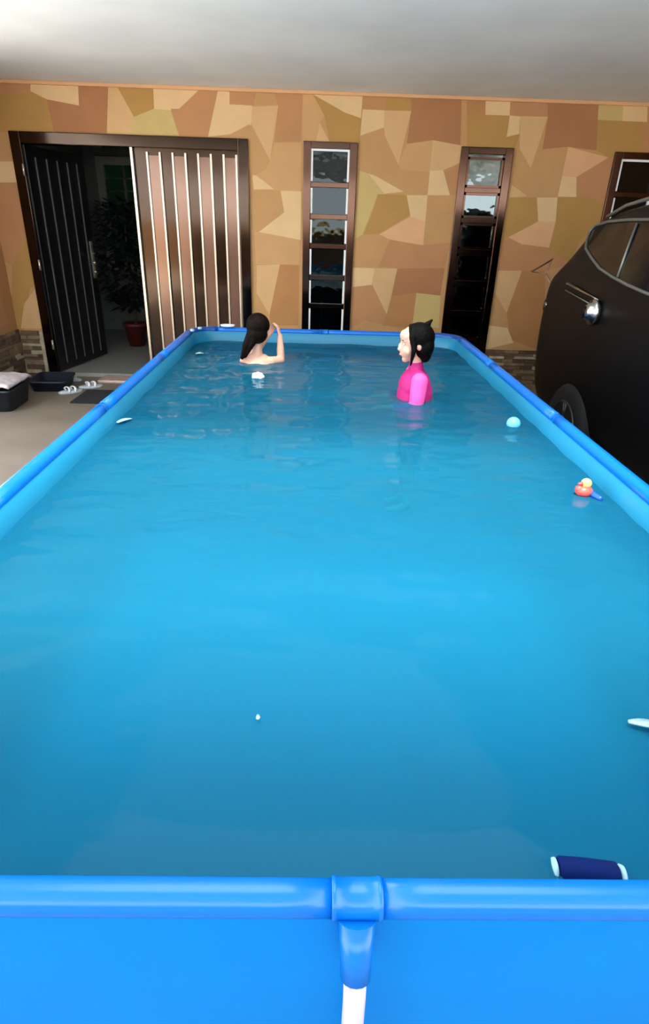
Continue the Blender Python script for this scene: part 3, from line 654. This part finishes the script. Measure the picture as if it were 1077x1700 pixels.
def sandal(loc, rz, label):
    t = tag(empty('sandal', loc, rz), label, 'sandal', 'sandals in front of the door'); bm = bmesh.new(); N = 24
    def out(s, z): return [(.045*s*math.cos(2*math.pi*k/N)*(1+.12*math.sin(2*math.pi*k/N)), .12*s*math.sin(2*math.pi*k/N), z) for k in range(N)]
    loft(bm, [out(.95, 0), out(1, .01), out(1, .022), out(.92, .026)]); bm.faces.new(list(bm.verts)[:N]); link('sole', bm, m_foamgrey, t, smooth=False)
    for y in (.03, -.03):
        bm = bmesh.new(); tube(bm, [(.045*math.cos(a), y+.012*math.sin(a*2), .02+.045*math.sin(a)) for a in [math.pi*k/10 for k in range(11)]], .012, 8, flat=.4); link('strap', bm, m_white, t)
m_foamgrey = mat('silver_grey_sole', (190, 200, 205), .6, var=.15, scale=40)
sandal((-2.55, 6.0, 0), -.9, 'silvery sandal on the floor between the navy basin and the doormat')
sandal((-2.42, 6.22, 0), -1.1, 'silvery sandal just behind the doormat, nearest the pinkish door step')
sandal((-2.72, 6.50, 0), 1.3, 'pale sandal lying against the foot of the open door')
bm = bmesh.new(); box(bm, -2.42, -1.74, 5.62, 6.10, 0, .014); tag(link('doormat', bm, mat('black_mat', (26, 28, 34), .95, var=.3, scale=60, bump=.6, bscale=120), bevel=.006), 'black rectangular doormat on the floor beside the pool in front of the door', 'doormat')
# ornament high on the left wall
t = tag(empty('wall_lamp', (XL, 6.3, 2.57)), 'dark red round lamp mounted high on the left wall near the ceiling', 'lamp')
bm = bmesh.new(); lathe(bm, [(.03, 0), (.03, .015), (.012, .02), (.012, .08)], (0, 0, 0), 20, 'X'); link('mount', bm, m_black, t)
bm = bmesh.new(); lathe(bm, [(.001, -.075), (.04, -.06), (.06, -.02), (.06, .02), (.04, .06), (.001, .075)], (.13, 0, 0), 24, 'Z'); link('lamp_shade', bm, mat('dark_red_glass', (80, 10, 12), .25), t)

# ---------------------------------------------------------------- indoors, seen through the open door
pt = tag(empty('potted_plant', (-2.50, 8.35, .04)), 'bushy dark green plant in a red pot standing inside the doorway', 'plant')
bm = bmesh.new(); lathe(bm, [(.10, 0), (.15, .26), (.165, .26), (.165, .30), (.14, .30), (.13, .24), (.001, .24)], (0, 0, 0), 28); link('pot', bm, mat('red_pot', (84, 24, 24), .5, var=.1), pt)
bm = bmesh.new(); tube(bm, [(0, 0, .22), (.02, 0, .6), (-.02, .02, 1.1), (0, 0, 1.6)], [.02, .018, .015, .008], 8); link('stem', bm, mat('stem', (70, 55, 35), .8), pt)
bm = bmesh.new(); rnd = random.Random(3)
for i in range(1500):
    z = rnd.uniform(.5, 1.75); R0 = .42*math.sin(math.pi*(z-.35)/1.65)**.6; a = rnd.uniform(0, 6.283); r = R0*math.sqrt(rnd.random()); l = rnd.uniform(.10, .2)
    p = V((r*math.cos(a), r*math.sin(a), z)); d = V((math.cos(a+rnd.uniform(-.7, .7)), math.sin(a+rnd.uniform(-.7, .7)), rnd.uniform(-.6, .5))).normalized(); sd = d.cross(V((0, 0, 1))).normalized()*l*.2
    q = [bm.verts.new(x) for x in (p, p+d*l*.5+sd, p+d*l, p+d*l*.5-sd)]; bm.faces.new(q)
tag(link('foliage', bm, mat('dark_leaf', (16, 30, 24), .5, var=.3, scale=8), pt), kind='stuff')
gw = tag(empty('window_4'), kind='structure')
bm = bmesh.new()
for a in ((-3.15, -3.05, .9, 2.35), (-2.05, -1.95, .9, 2.35), (-3.05, -2.05, 2.25, 2.35), (-3.05, -2.05, .9, 1.0)): box(bm, a[0], a[1], 9.5, 9.6, a[2], a[3])
link('window_frame', bm, mat('cream_frame', (200, 195, 175), .6), gw)
bm = bmesh.new(); box(bm, -3.05, -2.05, 9.57, 9.59, 1.0, 2.25); link('pane', bm, m_pane3, gw)
bm = bmesh.new()
for i in range(1, 8): box(bm, -3.05, -2.05, 9.54, 9.555, 1.0+i*.155, 1.015+i*.155)
for i in range(1, 4): box(bm, -3.05+i*.25, -3.03+i*.25, 9.535, 9.56, 1.0, 2.25)
link('grille', bm, m_greytrim, gw)

# ---------------------------------------------------------------- black car
car = tag(empty('car', (0, 0, 0)), 'black car parked beside the right side of the pool, close to the patterned wall', 'car')
XC = 2.59
ST = [(5.13, .5, .45, .60, .86, .88, .52), (5.10, .34, .72, .78, 1.02, 1.05, .62), (5.03, .28, .80, .85, 1.22, 1.26, .66), (4.92, .26, .83, .875, 1.31, 1.53, .68), (4.76, .25, .84, .885, 1.32, 1.68, .70), (4.5, .25, .845, .89, 1.32, 1.775, .71),
      (3.9, .25, .845, .89, 1.30, 1.825, .72), (3.3, .25, .845, .89, 1.29, 1.85, .73), (2.7, .25, .845, .89, 1.27, 1.84, .73), (2.3, .25, .845, .89, 1.25, 1.77, .71), (1.95, .25, .845, .885, 1.20, 1.50, .70), (1.6, .25, .845, .88, 1.08, 1.16, .72),
      (1.1, .25, .83, .86, 1.00, 1.08, .68), (.72, .28, .78, .80, .88, .94, .6), (.60, .36, .6, .64, .74, .76, .45)]
def sect(s):
    Y, zs, ws, wb, zb, zr, wr = s; d = zr-zb
    return [(0, zs), (ws*.8, zs), (ws, zs+.06), (wb, zs+(zb-zs)*.45), (wb, zs+(zb-zs)*.8), (wb-.012, zb-.01), (wb-.02-(wb-wr)*.08, zb+.03 if d > .1 else zb+.005), (wr+(wb-wr)*.25, zr-min(.16, d*.4)), (wr, zr-min(.05, d*.2)), (wr-.1, zr-.005+min(.012, d*.1)), (0, zr+.03 if d > .1 else zr)]
bm = bmesh.new(); rows = []
for s in ST:
    h = sect(s); ring = [bm.verts.new((XC-x, s[0], z)) for x, z in h]+[bm.verts.new((XC+x, s[0], z)) for x, z in h[-2:0:-1]]; rows.append(ring)
for A, B in zip(rows, rows[1:]):
    for k in range(len(A)): bm.faces.new((A[k], A[(k+1) % len(A)], B[(k+1) % len(A)], B[k])).smooth = True
bm.faces.new(rows[0]); bm.faces.new(rows[-1]); carbody = link('car_body', bm, m_car, car, smooth=True, subsurf=2)
def sx_at(y, z):   # x of the side surface in the greenhouse
    for a, b in zip(ST, ST[1:]):
        if a[0] >= y >= b[0]:
            t = (a[0]-y)/(a[0]-b[0]); q = [a[i]+(b[i]-a[i])*t for i in range(7)]; break
    Y, zs, ws, wb, zb, zr, wr = q
    if z <= zb: return wb
    h = sect([y]+q[1:])[5:9]
    for (xa, za), (xb, zb2) in zip(h, h[1:]):
        if z <= zb2: return xa+(xb-xa)*(z-za)/(zb2-za) if z > za else xa
    return h[-1][0]
DLO = [(4.64, 1.665), (4.70, 1.63), (4.66, 1.575), (4.54, 1.52), (4.36, 1.47), (4.15, 1.415), (3.92, 1.38), (3.7, 1.355), (3.47, 1.335), (3.0, 1.31), (2.5, 1.29), (2.2, 1.285), (2.3, 1.45), (2.5, 1.64), (3.0, 1.69), (3.6, 1.70), (4.1, 1.70), (4.4, 1.69)]
def side_pt(s, y, z, off=.012): return V((XC+s*(sx_at(y, z)+off), y, z))
for s in (-1, 1):
    bm = bmesh.new(); outer = [bm.verts.new(side_pt(s, y, z, .006)) for y, z in DLO]; inner = [bm.verts.new(side_pt(s, y, z, -.02)) for y, z in DLO]
    bm.faces.new(outer); n = len(DLO)
    for k in range(n): bm.faces.new((outer[k], outer[(k+1) % n], inner[(k+1) % n], inner[k]))
    bmesh.ops.triangulate(bm, faces=[f for f in bm.faces if len(f.verts) > 4]); sg = link('side_window', bm, m_carglass, car)
    bm = bmesh.new(); tube(bm, [side_pt(s, y, z) for y, z in DLO], .0095, 8, closed=True); link('window_trim', bm, m_greytrim, sg)
    for ya, yb in ((3.95, 3.86), (2.95, 2.93)):
        bm = bmesh.new(); tube(bm, [side_pt(s, ya, 1.68, .01), side_pt(s, (ya+yb)/2, 1.53, .01), side_pt(s, yb, 1.385 if ya > 3 else 1.32, .01)], .008, 8); link('window_divider', bm, m_greytrim, sg)
    bm = bmesh.new(); tube(bm, [V((XC+s*.69, y, z)) for y, z in ((4.55, 1.72), (4.3, 1.785), (3.9, 1.83), (3.3, 1.855), (2.8, 1.85), (2.4, 1.80))], .012, 8); link('roof_rail', bm, m_greytrim, car)  # thin grey tube along each side of the roof
    bm = bmesh.new(); tube(bm, [side_pt(s, y, z, .006) for y, z in ((4.50, 1.29), (4.3, 1.272), (4.1, 1.255), (3.95, 1.24))], [.012, .009, .006, .004], 8); link('side_trim', bm, m_carchrome, car)
    bm = bmesh.new(); tube(bm, [side_pt(s, y, z, .004) for y, z in ((4.52, 1.245), (4.3, 1.225), (4.08, 1.205))], .004, 8); link('side_trim', bm, m_greytrim, car)
    tl = bmesh.new(); ell(tl, (XC+s*.80, 4.97, 1.08), (.06, .10, .10)); lamp = link('tail_lamp', tl, m_redlens, car, smooth=True)
    bm = bmesh.new(); ell(bm, (XC+s*.868, 4.92, 1.10), (.012, .028, .018)); link('lamp_glint', bm, m_carchrome, lamp, smooth=True); lamp.children[0].name = 'side_marker'  # chrome bead modelled as a bright glint on the tail lamp
    for yw in (4.10, 1.45):
        x = XC+s*.80; w = bmesh.new(); lathe(w, [(.2, -.10), (.31, -.10), (.335, -.07), (.335, .07), (.31, .10), (.215, .10), (.21, .06), (.001, .05)], (x, yw, .335), 40, 'X')
        wh = link('wheel', w, m_tyre, car)
        r = bmesh.new()
        for k in range(5):
            a = k*2*math.pi/5+.25
            for da in (-.1, .1):
                tube(r, [(x+s*.085, yw+.03*math.cos(a), .335+.03*math.sin(a)), (x+s*.10, yw+.205*math.cos(a+da), .335+.205*math.sin(a+da))], .011, 8)
        tube(r, [(x+s*.10, yw+.208*math.cos(t*math.pi/16), .335+.208*math.sin(t*math.pi/16)) for t in range(32)], .009, 8, closed=True); lathe(r, [(.035, 0), (.035, s*.02), (.02, s*.025)], (x+s*.075, yw, .335), 16, 'X')
        link('wheel_rim', r, m_darkrim, wh)
bm = bmesh.new(); lathe(bm, [(.058, .01), (.066, -.01), (.062, -.024), (.048, -.026), (.042, -.045), (.026, -.056), (.001, -.058)], (0, 0, 0), 28, 'X'); bm.transform(Matrix.Translation((XC-.892, 3.97, 1.165)) @ Matrix.Scale(1.22, 4)); fc = link('fuel_cap', bm, m_carchrome, car); fc['label'] = 'round chrome fuel cap'
bm = bmesh.new(); tube(bm, [(XC-.960, 3.97, 1.13), (XC-.966, 3.97, 1.20)], .009, 8); link('cap_grip', bm, m_car, fc)
bm = bmesh.new(); box(bm, XC-.62, XC+.62, 4.82, 4.86, 1.30, 1.56, M=Matrix.Translation((0, 4.86, 1.42)) @ Matrix.Rotation(.75, 4, 'X') @ Matrix.Translation((0, -4.82, -1.42))); link('rear_window', bm, m_carglass, car, bevel=.01)
# rear under-mirror on its bracket
bm = bmesh.new(); P0 = V((XC-.84, 5.12, 1.25)); tri = [P0+V((0, 0, .06)), P0+V((.03, -.02, .17)), P0+V((-.10, .05, .07))]; tube(bm, tri, .009, 8, closed=True); tube(bm, [tri[0], P0+V((.01, -.12, .0))], .008, 8); link('mirror_bracket', bm, mat('brown_metal', (150, 105, 80), .5), car)
